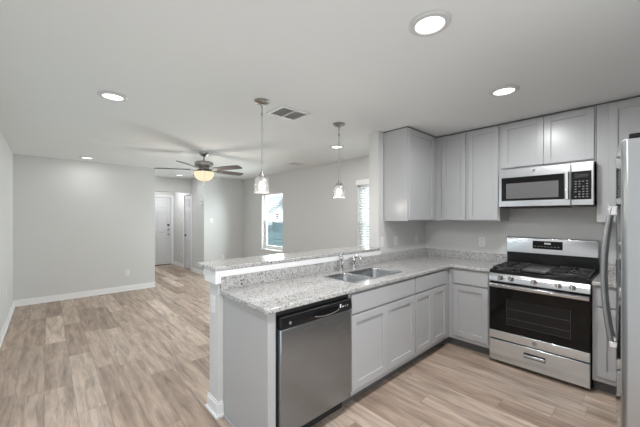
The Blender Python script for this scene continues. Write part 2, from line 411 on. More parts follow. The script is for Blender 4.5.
# unseen window put into the left wall to carry the fill light
w3 = bpy.data.objects.new('window_3', None); COL.objects.link(w3); w3.location = ((LX0+LX1)/2, -4.41, 0.16); struct(w3)
mb = MB()
for xx in (LX0, (LX0+LX1)/2-0.025, LX1-0.05): mb.box(xx, xx+0.05, -4.45, -4.40, 0.16, 2.24)
for a, b in ((LX0+0.05, (LX0+LX1)/2-0.025), ((LX0+LX1)/2+0.025, LX1-0.05)): mb.box(a, b, -4.45, -4.40, 0.16, 0.21).box(a, b, -4.45, -4.40, 2.19, 2.24)
mb.build('window_frame', M['vinyl'], w3, bevel=0.003)
for a, b in ((LX0+0.05, (LX0+LX1)/2-0.025), ((LX0+LX1)/2+0.025, LX1-0.05)): B(a, b, -4.427, -4.423, 0.21, 2.19).build('pane', M['pane'], w3)

# ------------------------------------------------------------------ setting: doors
def panel_door(name, parent, along, fixed, u0, u1, z1, nrm, t=0.04):
    """six-panel door slab as one mesh. along 'x' or 'y'; front face at 'fixed', facing nrm (+1/-1) on the other axis"""
    mb = MB(); w = u1-u0; st = 0.11*min(1, w/0.8)
    def bx(a, b, c, d, d0, d1):
        lo, hi = sorted((fixed+nrm*d0, fixed+nrm*d1))
        if along == 'y': mb.box(lo, hi, a, b, c, d)
        else: mb.box(a, b, lo, hi, c, d)
    z0 = 0.012
    bx(u0, u1, z0, z1, -t, -0.012)
    mid = (u0+u1)/2
    rows = ((0.25, 0.80), (0.95, 1.58), (1.70, z1-0.11))
    for a, b in ((u0, u0+st), (mid-st/2, mid+st/2), (u1-st, u1)): bx(a, b, z0, z1, -0.012, 0)
    zs = [z0]+[v for r in rows for v in r]+[z1]
    for k in range(0, len(zs), 2):
        for a, b in ((u0+st, mid-st/2), (mid+st/2, u1-st)): bx(a, b, zs[k], zs[k+1], -0.012, 0)
    for a, b in rows:
        for p, q in ((u0+st, mid-st/2), (mid+st/2, u1-st)): bx(p+0.035, q-0.035, a+0.035, b-0.035, -0.012, -0.004)
    return mb.build(name, M['door'], parent, bevel=0.004)
d1 = bpy.data.objects.new('door_1', None); COL.objects.link(d1); d1.location = (-7.70, (FD0+FD1)/2, 0); struct(d1)
panel_door('door_slab', d1, 'y', -7.715, FD0, FD1, FDH, 1)
B(-7.70, -7.68, FD0-0.075, FD0-0.005, 0, FDH+0.045).box(-7.70, -7.68, FD1+0.005, FD1+0.075, 0, FDH+0.045).box(-7.70, -7.68, FD0-0.005, FD1+0.005, FDH+0.004, FDH+0.045).build('door_frame', M['trim'], d1, bevel=0.004)
B(-7.80, -7.68, FD0, FD1, 0, 0.012).build('threshold', plain('threshold_dark', (0.06, 0.04, 0.03), 0.6), d1)
for z in (1.20, 1.06): MB().lathe([(0.030, 0), (0.030, 0.012), (0.020, 0.022), (0.0, 0.024)], (-7.715, -1.225, z), 'x', 20).build('deadbolt', M['black_matte'] if z > 1.1 else M['nickel'], d1, smooth=True)
MB().lathe([(0.032, 0), (0.032, 0.008), (0.012, 0.014), (0.012, 0.035), (0.028, 0.045), (0.028, 0.065), (0.0, 0.072)], (-7.715, -1.225, 0.92), 'x', 20).build('door_knob', M['nickel'], d1, smooth=True)
d2 = bpy.data.objects.new('door_2', None); COL.objects.link(d2); d2.location = ((CD0+CD1)/2, -1.078, 0); struct(d2)
panel_door('door_slab', d2, 'x', -1.064, CD0, CD1, 2.04, -1)
B(CD0-0.065, CD0-0.004, -1.094, -1.078, 0, 2.085).box(CD1+0.004, CD1+0.065, -1.094, -1.078, 0, 2.085).box(CD0-0.004, CD1+0.004, -1.094, -1.078, 2.045, 2.085).build('door_frame', M['trim'], d2, bevel=0.003)
MB().lathe([(0.03, 0), (0.03, -0.008), (0.012, -0.014), (0.012, -0.05), (0, -0.055)], (CD0+0.07, -1.064, 0.935), 'y', 18).tube([(CD0+0.07, -1.112, 0.935), (CD0+0.18, -1.114, 0.932)], 0.009).build('lever_handle', M['black_matte'], d2, smooth=True)

# ------------------------------------------------------------------ outside
struct(B(-60, 40, -50, 60, -0.7, -0.6).build('outside_ground', M['ground']))
hs = thing('neighbor_house', (-20.7, 14, -0.6), 'pale gabled house seen through the living room window', 'house')
gx0, gx1, gy = -22.1, -16.9, 12.0
pkx, pkz, ez = -19.5, 3.12, 1.92
MB().prism([(gx0, -0.6), (gx1, -0.6), (gx1, ez), (pkx, pkz), (gx0, ez)], 'y', gy, gy+7).build('wall', M['siding'], hs)
MB().prism([(gx0-0.25, ez-0.12), (pkx, pkz+0.01), (gx1+0.25, ez-0.12), (gx1+0.25, ez+0.03), (pkx, pkz+0.17), (gx0-0.25, ez+0.03)], 'y', gy-0.35, gy+7.3).build('roof', M['roofing'], hs)
wf = B(-21.45, -20.9, gy-0.06, gy, 1.2, 1.85).build('window', M['trim'], hs)
B(-21.38, -20.97, gy-0.08, gy-0.06, 1.26, 1.79).build('pane', M['dark_pane'], wf)
fn = thing('yard_fence', (-14, 6.5, -0.6), 'blue-green board fence below the neighbouring house', 'fence')
mb = MB()
for k in range(5): mb.box(-26, -4, 6.5, 6.53, -0.58+k*0.22, -0.58+k*0.22+0.17)
mb.build('boards', M['fence'], fn)
for k in range(10): B(-26+k*2.4, -25.9+k*2.4, 6.53, 6.63, -0.6, 0.58).build('post', M['fence'], fn)
tr = thing('dark_tree', (-22.6, 10.6, -0.6), 'dark green tree left of the neighbouring house', 'tree')
MB().tube([(-22.6, 10.6, -0.6), (-22.6, 10.6, 1.0)], 0.12).build('trunk', M['bark'], tr)
mb = MB()
for i in range(420):
    a, b2, r = random.uniform(0, 2*PI), random.uniform(-1, 1), random.uniform(0.7, 1)
    c = Vector((-22.6, 10.6, 1.25))+Vector((math.cos(a)*math.sqrt(1-b2*b2)*0.95, math.sin(a)*math.sqrt(1-b2*b2)*0.95, b2*0.85))*r
    q = Matrix.Rotation(random.uniform(0, 6), 4, 'X') @ Matrix.Rotation(random.uniform(0, 6), 4, 'Z')
    mb.box(-0.14, 0.14, -0.09, 0.09, -0.004, 0.004, Matrix.Translation(c) @ q)
mb.build('foliage', M['leaf'], tr)

# ------------------------------------------------------------------ cabinets
DT = 0.02
def face_box(mb, ax, face, u0, u1, z0, z1, d0, d1):
    """ax 'x': door facing +x with u=y ; ax 'y': door facing -y with u=x. d measured outward from face"""
    if ax == 'x': mb.box(face+d0, face+d1, u0, u1, z0, z1)
    else: mb.box(u0, u1, face-d1, face-d0, z0, z1)
def shaker(parent, ax, face, u0, u1, z0, z1, st=0.057):
    mb = MB()
    face_box(mb, ax, face, u0+st-0.004, u1-st+0.004, z0+st-0.004, z1-st+0.004, 0.001, DT-0.012)
    face_box(mb, ax, face, u0, u0+st, z0, z1, 0.001, DT); face_box(mb, ax, face, u1-st, u1, z0, z1, 0.001, DT)
    face_box(mb, ax, face, u0+st, u1-st, z0, z0+st, 0.001, DT); face_box(mb, ax, face, u0+st, u1-st, z1-st, z1, 0.001, DT)
    return mb.build('door', M['cab'], parent, bevel=0.0018)
def slab_front(parent, ax, face, u0, u1, z0, z1, name='drawer'):
    mb = MB(); face_box(mb, ax, face, u0, u1, z0, z1, 0.001, DT)
    return mb.build(name, M['cab'], parent, bevel=0.003)
CT = 0.885      # top of base cabinets
BF = 0.61       # base face
# sink base
c = thing('base_cabinet', (0.3, -1.82, 0), 'wide grey base cabinet under the sink, between dishwasher and narrow cabinet', 'cabinet', 'grey base cabinets')
mb = MB(); mb.box(0.018, BF, -2.280, -2.262, 0.10, CT).box(0.018, BF, -1.378, -1.362, 0.10, CT).box(0.018, BF-0.02, -2.262, -1.378, 0.10, 0.118).box(0.018, 0.028, -2.262, -1.378, 0.118, CT)
mb.box(BF-0.02, BF, -2.262, -1.378, 0.69, CT).box(BF-0.02, BF, -2.262, -1.378, 0.10, 0.16).box(BF-0.02, BF, -2.262, -2.23, 0.16, 0.69).box(BF-0.02, BF, -1.41, -1.378, 0.16, 0.69).box(BF-0.02, BF, -1.84, -1.80, 0.16, 0.69)
mb.build('cabinet_body', M['cab'], c)
slab_front(c, 'x', BF, -2.270, -1.374, 0.722, 0.866, 'false_drawer')
shaker(c, 'x', BF, -2.270, -1.8235, 0.145, 0.706); shaker(c, 'x', BF, -1.8205, -1.374, 0.145, 0.706)
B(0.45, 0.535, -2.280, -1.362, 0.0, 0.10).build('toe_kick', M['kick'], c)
# narrow base
c = thing('base_cabinet', (0.3, -1.03, 0), 'narrow grey base cabinet with two slim doors in the inner corner beside the sink cabinet', 'cabinet', 'grey base cabinets')
B(0.018, BF, -1.360, -0.003, 0.10, CT).build('cabinet_body', M['cab'], c)
slab_front(c, 'x', BF, -1.355, -0.712, 0.722, 0.866)
shaker(c, 'x', BF, -1.355, -1.035, 0.145, 0.706, 0.05); shaker(c, 'x', BF, -1.032, -0.712, 0.145, 0.706, 0.05)
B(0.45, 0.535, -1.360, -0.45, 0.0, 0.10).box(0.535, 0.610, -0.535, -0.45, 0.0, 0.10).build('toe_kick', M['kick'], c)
# base left of the range
c = thing('base_cabinet', (0.8, -0.3, 0), 'grey single-door base cabinet left of the gas range', 'cabinet', 'grey base cabinets')
B(0.6115, 1.030, -BF, -0.003, 0.10, CT).build('cabinet_body', M['cab'], c)
slab_front(c, 'y', -BF, 0.664, 1.018, 0.722, 0.866); shaker(c, 'y', -BF, 0.664, 1.018, 0.145, 0.706)
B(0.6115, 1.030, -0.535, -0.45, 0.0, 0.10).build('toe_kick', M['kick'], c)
# base right of the range
c = thing('base_cabinet', (2.05, -0.3, 0), 'grey base cabinet right of the gas range, partly behind the refrigerator', 'cabinet', 'grey base cabinets')
B(1.805, 2.30, -BF, -0.003, 0.10, CT).build('cabinet_body', M['cab'], c)
slab_front(c, 'y', -BF, 1.835, 2.27, 0.722, 0.866); shaker(c, 'y', -BF, 1.835, 2.27, 0.145, 0.706)
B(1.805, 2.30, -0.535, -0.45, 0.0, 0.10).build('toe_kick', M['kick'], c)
# end panel with filler
c = thing('end_panel', (0.3, -2.97, 0), 'plain grey end panel closing the peninsula beside the dishwasher', 'panel')
B(0.018, BF+0.004, -2.992, -2.978, 0, CT).box(BF-0.016, BF+0.004, -2.978, -2.936, 0, CT).build('panel', M['cab'], c, bevel=0.002)
B(0.044, BF+0.0, -3.004, -2.9925, 0, 0.018).build('shoe_molding', M['cab'], c, bevel=0.003)

UZ0, UZ1, UF = 1.40, 2.44, -0.325
# uppers
c = thing('wall_cabinet', (0.16, -0.7, UZ0), 'grey upper cabinet on the wall stub with its plain side facing the room', 'cabinet', 'grey wall cabinets')
B(0.003, 0.325, -1.0, -0.326, UZ0, UZ1).build('cabinet_body', M['cab'], c, bevel=0.0015)
shaker(c, 'x', 0.325, -0.990, -0.425, UZ0+0.012, UZ1-0.012)
c = thing('wall_cabinet', (0.6, -0.16, UZ0), 'grey two-door upper cabinet between the corner and the microwave', 'cabinet', 'grey wall cabinets')
B(0.003, 1.035, UF, -0.003, UZ0, UZ1).build('cabinet_body', M['cab'], c, bevel=0.0015)
shaker(c, 'y', UF, 0.402, 0.680, UZ0+0.012, UZ1-0.012, 0.05); shaker(c, 'y', UF, 0.712, 1.023, UZ0+0.012, UZ1-0.012, 0.05)
c = thing('wall_cabinet', (1.43, -0.16, 1.945), 'short grey two-door cabinet directly above the microwave', 'cabinet', 'grey wall cabinets')
B(1.037, 1.806, UF, -0.003, 1.945, UZ1).build('cabinet_body', M['cab'], c, bevel=0.0015)
shaker(c, 'y', UF, 1.062, 1.4245, 1.965, UZ1-0.012, 0.055); shaker(c, 'y', UF, 1.4275, 1.792, 1.965, UZ1-0.012, 0.055)
c = thing('wall_cabinet', (2.1, -0.16, UZ0), 'tall grey upper cabinet right of the microwave, behind the refrigerator handle', 'cabinet', 'grey wall cabinets')
B(1.808, 2.46, UF, -0.003, UZ0, UZ1).build('cabinet_body', M['cab'], c, bevel=0.0015)
shaker(c, 'y', UF, 1.885, 2.43, UZ0+0.012, UZ1-0.012)
# dark scribe strip closing the gap to the ceiling
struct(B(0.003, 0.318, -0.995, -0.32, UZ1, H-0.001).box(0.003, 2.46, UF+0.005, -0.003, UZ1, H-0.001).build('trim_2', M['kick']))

# ------------------------------------------------------------------ counters
def grid_slab(xs, ys, keep, z0, z1):
    bm = bmesh.new(); V = {}
    def v(i, j, z):
        if (i, j, z) not in V: V[(i, j, z)] = bm.verts.new((xs[i], ys[j], z))
        return V[(i, j, z)]
    cells = {(i, j) for i in range(len(xs)-1) for j in range(len(ys)-1) if keep((xs[i]+xs[i+1])/2, (ys[j]+ys[j+1])/2)}
    for i, j in cells:
        bm.faces.new((v(i, j, z1), v(i+1, j, z1), v(i+1, j+1, z1), v(i, j+1, z1)))
        bm.faces.new((v(i, j, z0), v(i, j+1, z0), v(i+1, j+1, z0), v(i+1, j, z0)))
        for (a, b), (p, q) in (((i, j-1), ((i, j), (i+1, j))), ((i, j+1), ((i+1, j+1), (i, j+1))), ((i-1, j), ((i, j+1), (i, j))), ((i+1, j), ((i+1, j), (i+1, j+1)))):
            if (a, b) not in cells: bm.faces.new((v(*p, z0), v(*q, z0), v(*q, z1), v(*p, z1)))
    m = MB(); m.bm.free(); m.bm = bm; return m
CZ0, CZ = 0.886, 0.918
SX0, SX1, SY0, SY1 = 0.172, 0.532, -2.145, -1.420
ct = thing('countertop', (0.3, -1.5, CZ0), 'speckled grey granite L-shaped countertop on the peninsula and left of the range', 'countertop')
grid_slab([0.0165, SX0+0.012, SX1-0.012, 0.645, 1.034], [-3.02, SY0+0.012, SY1-0.012, -0.645, -0.001],
          lambda x, y: (x < 0.645 or y > -0.645) and not (SX0+0.012 < x < SX1-0.012 and SY0+0.012 < y < SY1-0.012), CZ0, CZ).build('slab', M['granite'], ct, bevel=0.006)
B(0.0165, 0.037, -3.017, -0.021, CZ, 1.012).build('backsplash', M['granite'], ct, bevel=0.002)
B(0.0165, 1.034, -0.021, -0.001, CZ, 1.012).build('backsplash', M['granite'], ct, bevel=0.002)
c2 = thing('countertop', (2.05, -0.3, CZ0), 'short granite countertop right of the gas range', 'countertop')
B(1.803, 2.32, -0.645, -0.001, CZ0, CZ).build('slab', M['granite'], c2, bevel=0.006)
B(1.803, 2.32, -0.021, -0.001, CZ, 1.012).build('backsplash', M['granite'], c2, bevel=0.002)
bt = tag(MB().prism(rrect(-0.29, 0.045, -3.078, -1.102, 0.03), 'z', 1.0605, 1.09).build('bar_top', M['granite'], bevel=0.005), 'long raised granite bar top along the peninsula half wall', 'bar top')

# sink
sk = thing('kitchen_sink', (0.33, -1.79, 0.72), 'double-bowl stainless sink set into the granite counter', 'sink')
def bowl(y0, y1, outer):
    mb = MB()
    def loop(pts, z): return [(x, y, z) for x, y in pts]
    x0, x1 = SX0+0.018, SX1-0.018
    L = [loop(rrect(*outer, 0.006), CZ-0.002), loop(rrect(*outer, 0.006), CZ+0.0025), loop(rrect(x0, x1, y0, y1, 0.045), CZ+0.0022), loop(rrect(x0+0.004, x1-0.004, y0+0.004, y1-0.004, 0.045), CZ-0.006),
         loop(rrect(x0+0.010, x1-0.010, y0+0.010, y1-0.010, 0.045), 0.765), loop(rrect(x0+0.018, x1-0.018, y0+0.018, y1-0.018, 0.04), 0.748), loop(rrect(x0+0.04, x1-0.04, y0+0.04, y1-0.04, 0.03), 0.742)]
    mb.loops(L, False, True)
    return mb.build('bowl', M['steel_sink'], sk, smooth=True, angle=50)
ydiv = -1.865
b1 = bowl(SY0+0.018, ydiv-0.012, (SX0, SX1, SY0, ydiv)); b2 = bowl(ydiv+0.012, SY1-0.018, (SX0, SX1, ydiv, SY1))
for b_, y in ((b1, (SY0+ydiv)/2), (b2, (SY1+ydiv)/2)):
    MB().lathe([(0.0, 0.7445), (0.02, 0.7445), (0.026, 0.7425), (0.042, 0.7455), (0.044, 0.743)], (0.352, y, 0), 'z', 24, cap=False).build('drain', M['chrome'], b_, smooth=True)
# faucet
fc = thing('kitchen_faucet', (0.085, -1.815, CZ), 'chrome single-lever kitchen faucet behind the sink', 'faucet')
MB().lathe([(0.030, CZ), (0.030, CZ+0.006), (0.022, CZ+0.014), (0.020, CZ+0.10), (0.022, CZ+0.105), (0.022, CZ+0.135), (0.012, CZ+0.15), (0, CZ+0.152)], (0.085, -1.815, 0), 'z', 24).build('faucet_body', M['chrome'], fc, smooth=True)
MB().tube([(0.09, -1.815, CZ+0.06), (0.13, -1.805, CZ+0.095), (0.19, -1.79, CZ+0.135), (0.25, -1.775, CZ+0.155), (0.285, -1.765, CZ+0.150), (0.298, -1.76, CZ+0.125)], [0.014, 0.0125, 0.012, 0.012, 0.013, 0.0135], 14).build('spout', M['chrome'], fc, smooth=True)
MB().tube([(0.085, -1.815, CZ+0.145), (0.087, -1.812, CZ+0.165), (0.125, -1.80, CZ+0.195), (0.155, -1.79, CZ+0.203)], [0.011, 0.010, 0.007, 0.008], 12).build('lever', M['chrome'], fc, smooth=True)
tag(MB().lathe([(0.024, CZ), (0.024, CZ+0.006), (0.015, CZ+0.02), (0.013, CZ+0.05), (0.018, CZ+0.07), (0.021, CZ+0.10), (0.016, CZ+0.118), (0, CZ+0.12)], (0.085, -1.625, 0), 'z', 20).build('side_sprayer', M['chrome'], smooth=True), 'small chrome side sprayer standing right of the faucet', 'sprayer')

# ------------------------------------------------------------------ dishwasher
dw = thing('dishwasher', (0.33, -2.61, 0), 'stainless dishwasher with a black control strip under the peninsula counter', 'dishwasher')
D0, D1 = -2.926, -2.290
B(0.03, 0.600, D0-0.006, D1+0.006, 0.10, CT-0.002).build('tub_body', M['black_matte'], dw)
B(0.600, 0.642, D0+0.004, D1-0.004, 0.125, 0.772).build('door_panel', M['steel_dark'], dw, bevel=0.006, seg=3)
cpz0, cpz1 = 0.775, 0.848
cp = MB().prism([(0.600, cpz0), (0.648, cpz0), (0.652, cpz0+0.01), (0.645, cpz1-0.006), (0.638, cpz1), (0.600, cpz1)], 'y', D0+0.004, D1-0.004).build('control_panel', M['black'], dw, bevel=0.003)
hy = (D0+D1)/2+0.06
mb = MB(); n = 14
mb.loops([[(0.6535-0.0004*k, hy+0.125*math.cos(2*PI*i/24)*(1-0.12*k), 0.808+0.019*math.sin(2*PI*i/24)*(1-0.2*k)) for i in range(24)] for k in (0, 1)])
mb.build('handle_pocket', M['black_glass'], cp)
MB().tube([(0.655, hy-0.115+0.23*t/10, 0.792-0.006*math.sin(PI*t/10)+0.010*(abs(t-5)/5)**3) for t in range(11)], 0.0035, 8).build('pocket_lip', M['chrome'], cp, smooth=True)
for k in range(5): B(0.6500, 0.6515, D1-0.155+k*0.024, D1-0.143+k*0.024, 0.806, 0.816 if k != 1 else 0.832).build('button', M['white_print'] if k in (1, 2) else M['grey_print'], cp)
MB().lathe([(0.009, 0), (0.009, 0.0015), (0, 0.0016)], (0.6508, D0+0.07, 0.805), 'x', 16).build('badge', M['grey_print'], cp)
B(0.50, 0.545, D0, D1, 0.0, 0.10).build('kick_plate', M['black_matte'], dw)

# ------------------------------------------------------------------ gas range
rg = thing('gas_range', (1.418, -0.33, 0), 'stainless gas range with black glass oven door against the kitchen wall', 'range')
R0, R1 = 1.038, 1.799
B(R0, R1, -0.625, -0.004, 0.028, 0.898).build('range_body', M['black'], rg)
for x in (R0+0.05, R1-0.05):
    for y in (-0.58, -0.06): MB().lathe([(0.018, 0), (0.018, 0.028)], (x, y, 0), 'z', 12).build('foot', M['black_matte'], rg)
B(R0, R1, -0.640, -0.080, 0.898, 0.914).box(R0, R1, -0.645, -0.625, 0.892, 0.922).box(R0, R0+0.02, -0.625, -0.08, 0.914, 0.924).box(R1-0.02, R1, -0.625, -0.08, 0.914, 0.924).build('cooktop', M['black'], rg, bevel=0.003)
# backguard
bgl = B(R0, R1, -0.080, -0.004, 0.898, 1.06).build('backguard', M['black'], rg, bevel=0.003)
bgu = MB().prism([(-0.092, 1.055), (-0.086, 1.215), (-0.078, 1.224), (-0.012, 1.224), (-0.004, 1.215), (-0.004, 1.055)], 'x', R0-0.003, R1+0.003).build('backguard_face', M['steel_up'], rg, bevel=0.004)
dp = B(1.282, 1.535, -0.0935, -0.088, 1.108, 1.192).build('display', M['black_glass'], bgu, bevel=0.001)
for k in range(4): B(1.385+k*0.014, 1.395+k*0.014, -0.0945, -0.0935, 1.158, 1.176).build('digit', M['white_print'], bgu)
for k in range(8): B(1.297+k*0.028+(0.0), 1.313+k*0.028, -0.0945, -0.0935, 1.132, 1.137).build('key', M['grey_print'], bgu)
# control panel
cpn = MB().prism([(-0.625, 0.808), (-0.672, 0.812), (-0.668, 0.86), (-0.650, 0.890), (-0.625, 0.894)], 'x', R0, R1).build('control_panel', M['steel_up'], rg, bevel=0.003)
kn = None
for x in (1.142, 1.234, 1.414, 1.592, 1.686):
    if kn is None:
        kn = MB().lathe([(0.024, 0), (0.024, -0.006), (0.020, -0.010), (0.019, -0.030), (0.016, -0.034), (0, -0.034)], (x, -0.668, 0.853), 'y', 24).build('knob', M['nickel'], rg, smooth=True, angle=40); k0 = x
        kg = B(x-0.0055, x+0.0055, -0.716, -0.702, 0.833, 0.873).build('grip', M['chrome'], kn, bevel=0.002)
    else:
        c = kn.copy(); COL.objects.link(c); c.parent = rg; c.location.x = x-k0
        d = kg.copy(); COL.objects.link(d); d.parent = c
# oven door
od = B(R0+0.003, R1-0.003, -0.664, -0.626, 0.330, 0.765).build('oven_door', M['black_glass'], rg, bevel=0.003)
B(R0+0.003, R1-0.003, -0.668, -0.626, 0.250, 0.329).build('door_lower_band', M['steel'], od, bevel=0.004)
B(R0+0.003, R1-0.003, -0.668, -0.626, 0.766, 0.800).build('door_upper_band', M['black'], od, bevel=0.003)
B(1.195, 1.672, -0.6655, -0.664, 0.412, 0.655).build('door_window', M['oven_window'], od)
mb = MB()
for z in (0.47, 0.56): mb.box(1.20, 1.667, -0.6662, -0.6655, z, z+0.004)
for x0_, x1_ in ((1.193, 1.196), (1.671, 1.674)): mb.box(x0_, x1_, -0.6662, -0.6655, 0.41, 0.657)
mb.box(1.193, 1.674, -0.6662, -0.6655, 0.409, 0.4125)
mb.build('oven_rack', plain('rack_dark', (0.045, 0.045, 0.045), 0.4), od)
MB().prism([(-0.700, 0.756), (-0.716, 0.765), (-0.718, 0.79), (-0.702, 0.800), (-0.690, 0.795), (-0.688, 0.762)], 'x', R0+0.004, R1-0.004).box(R0+0.02, R0+0.05, -0.69, -0.664, 0.768, 0.79).box(R1-0.05, R1-0.02, -0.69, -0.664, 0.768, 0.79).build('oven_handle', M['steel_up'], od, bevel=0.003)
MB().lathe([(0.019, 0), (0.019, -0.002), (0.016, -0.003), (0, -0.003)], (1.418, -0.668, 0.290), 'y', 24).build('badge', M['grey_print'], od, smooth=True)
dr = B(R0+0.003, R1-0.003, -0.666, -0.626, 0.036, 0.238).build('drawer', M['steel'], rg, bevel=0.005)
dh = B(1.336, 1.50, -0.669, -0.665, 0.140, 0.186).build('drawer_pull', M['black'], dr, bevel=0.001)
B(1.340, 1.496, -0.678, -0.669, 0.150, 0.172).build('pull_lip', M['steel'], dr, bevel=0.003)
# burners, grates, griddle
for x in (1.165, 1.65):
    for y in (-0.24, -0.49):
        bu = MB().lathe([(0.045, 0.914), (0.045, 0.922), (0.034, 0.928), (0.030, 0.936), (0, 0.938)], (x, y, 0), 'z', 20).build('burner', M['griddle'], rg, smooth=True)
def grate(x0, x1):
    mb = MB(); y0, y1 = -0.605, -0.115; z0, z1 = 0.938, 0.950; w = 0.010
    for y in (y0, (y0+y1)/2, y1): mb.box(x0, x1, y-w/2, y+w/2, z0, z1)
    for x in (x0, x1): mb.box(x-w/2, x+w/2, y0, y1, z0, z1)
    cx = (x0+x1)/2
    for y in ((y0*3+y1)/4, (y0+y1*3)/4):
        for dx in (-1, 1): mb.box(min(cx+dx*0.028, cx+dx*(x1-x0)/2), max(cx+dx*0.028, cx+dx*(x1-x0)/2), y-w/2, y+w/2, z0, z1+0.004)
        for dy in (-1, 1): mb.box(cx-w/2, cx+w/2, min(y+dy*0.028, y+dy*0.118), max(y+dy*0.028, y+dy*0.118), z0, z1+0.004)
    for x in (x0, x1):
        for y in (y0, y1): mb.box(x-w/2, x+w/2, y-w/2, y+w/2, 0.914, z0)
    mb.build('grate', M['iron'], rg, bevel=0.002)
grate(1.060, 1.285); grate(1.515, 1.778)
MB().prism(rrect(1.298, 1.502, -0.60, -0.12, 0.015), 'z', 0.926, 0.950).build('griddle', M['griddle'], rg, bevel=0.004)

# ------------------------------------------------------------------ microwave
mw = thing('microwave', (1.425, -0.2, 1.545), 'stainless over-the-range microwave mounted above the gas range', 'microwave')
X0, X1 = 1.050, 1.797
B(X0, X1, -0.385, -0.004, 1.545, 1.942).build('microwave_body', M['black'], mw, bevel=0.003)
B(X0+0.05, 1.6, -0.36, -0.05, 1.540, 1.545).build('vent_filter', M['black_matte'], mw)
md = B(X0, 1.640, -0.412, -0.386, 1.552, 1.942).build('door', M['steel_up'], mw, bevel=0.004)
B(1.078, 1.594, -0.4150, -0.412, 1.612, 1.852).build('door_glass', M['black_glass'], md, bevel=0.0015)
B(1.122, 1.552, -0.4162, -0.4150, 1.634, 1.790).build('viewing_window', M['micro_window'], md)
MB().prism([(1.600, -0.413), (1.600, -0.440), (1.606, -0.450), (1.626, -0.450), (1.632, -0.440), (1.632, -0.413)], 'z', 1.606, 1.862).build('handle', M['chrome'], md, bevel=0.003)
MB().lathe([(0.014, 0), (0.014, -0.002), (0, -0.0024)], (1.36, -0.412, 1.905), 'y', 20).build('badge', M['grey_print'], md, smooth=True)
mc = B(1.642, X1, -0.412, -0.386, 1.552, 1.942).build('control_side', M['steel_up'], mw, bevel=0.004)
B(1.646, 1.781, -0.4150, -0.412, 1.604, 1.858).build('keypad', M['black_glass'], mc, bevel=0.0015)
B(1.668, 1.762, -0.4156, -0.4150, 1.800, 1.835).build('display', M['black'], mc)
for r_ in range(7):
    for q in range(4):
        if (r_ * 4 + q) % 9 == 4: continue
        B(1.668+q*0.026, 1.682+q*0.026, -0.4156, -0.4150, 1.625+r_*0.023, 1.632+r_*0.023).build('key', M['grey_print'], mc)

# ------------------------------------------------------------------ refrigerator
fr = thing('refrigerator', (2.4, -1.9, 0), 'tall stainless refrigerator at the right wall, seen along its side', 'refrigerator')
F0, F1 = -2.35, -1.44
B(2.125, 2.80, F0+0.005, F1-0.005, 0.03, 1.735).build('fridge_body', M['steel_side'], fr, bevel=0.004)
for x in (2.2, 2.72):
    for y in (F0+0.08, F1-0.08): MB().lathe([(0.02, 0), (0.02, 0.03)], (x, y, 0), 'z', 12).build('foot', M['black_matte'], fr)
def xf(y):
    t = (y-F0)/(F1-F0)*2-1
    return 2.047-0.036*(1-t*t)
def fridge_door(y0, y1, z0, z1, handle_y):
    n = 16; pts = [(2.117, y0), (2.117, y1)]
    ys = [y1-(y1-y0)*i/n for i in range(n+1)]
    fr_pts = [(xf(y), y) for y in ys]
    fr_pts[0] = (xf(y1)+0.010, y1); fr_pts.insert(1, (xf(y1), y1-0.010)); fr_pts[-1] = (xf(y0)+0.010, y0); fr_pts.insert(-1, (xf(y0), y0+0.010))
    d = MB().prism(pts+fr_pts, 'z', z0, z1).build('door', M['steel_side'], fr, bevel=0.003)
    o_ = [(xf(y)-0.0022, y) for y in ys[1:-1]]; i_ = [(xf(y)-0.0004, y) for y in ys[1:-1]]
    MB().prism(o_+i_[::-1], 'z', z0+0.012, z1-0.03).build('front_skin', M['mirror_steel'], d, smooth=True)
    hx = xf(handle_y)
    zt, zb = 1.495, 0.835
    path = [(hx-0.016-0.031*math.sin(PI*i/14)**0.8, handle_y, zb+(zt-zb)*i/14) for i in range(15)]
    MB().tube(path, 0.0105, 12).build('handle', M['steel_side'], d, smooth=True)
    MB().box(hx-0.030, hx+0.002, handle_y-0.010, handle_y+0.010, zt-0.04, zt+0.006).build('handle_bracket', M['chrome'], d, bevel=0.003)
    MB().box(hx-0.026, hx+0.002, handle_y-0.012, handle_y+0.012, zb-0.012, zb+0.016).build('handle_bracket', M['chrome'], d, bevel=0.003)
ym = (F0+F1)/2
fridge_door(F0, ym-0.003, 0.565, 1.738, ym-0.045)
fridge_door(ym+0.003, F1, 0.565, 1.738, ym+0.045)
fd = B(2.056, 2.117, F0, F1, 0.075, 0.545).build('freezer_drawer', M['steel_side'], fr, bevel=0.006)
B(2.118, 2.124, F0+0.01, F1-0.01, 0.08, 1.73).build('door_gasket', M['black_matte'], fr)
B(2.09, 2.13, F0+0.02, F1-0.02, 0.03, 0.072).build('base_grille', M['black_matte'], fr)
for y0, y1 in ((F0+0.004, F0+0.07), (F1-0.07, F1-0.004)): B(2.062, 2.24, y0, y1, 1.739, 1.757).build('hinge_cover', M['black'], fr, bevel=0.004)

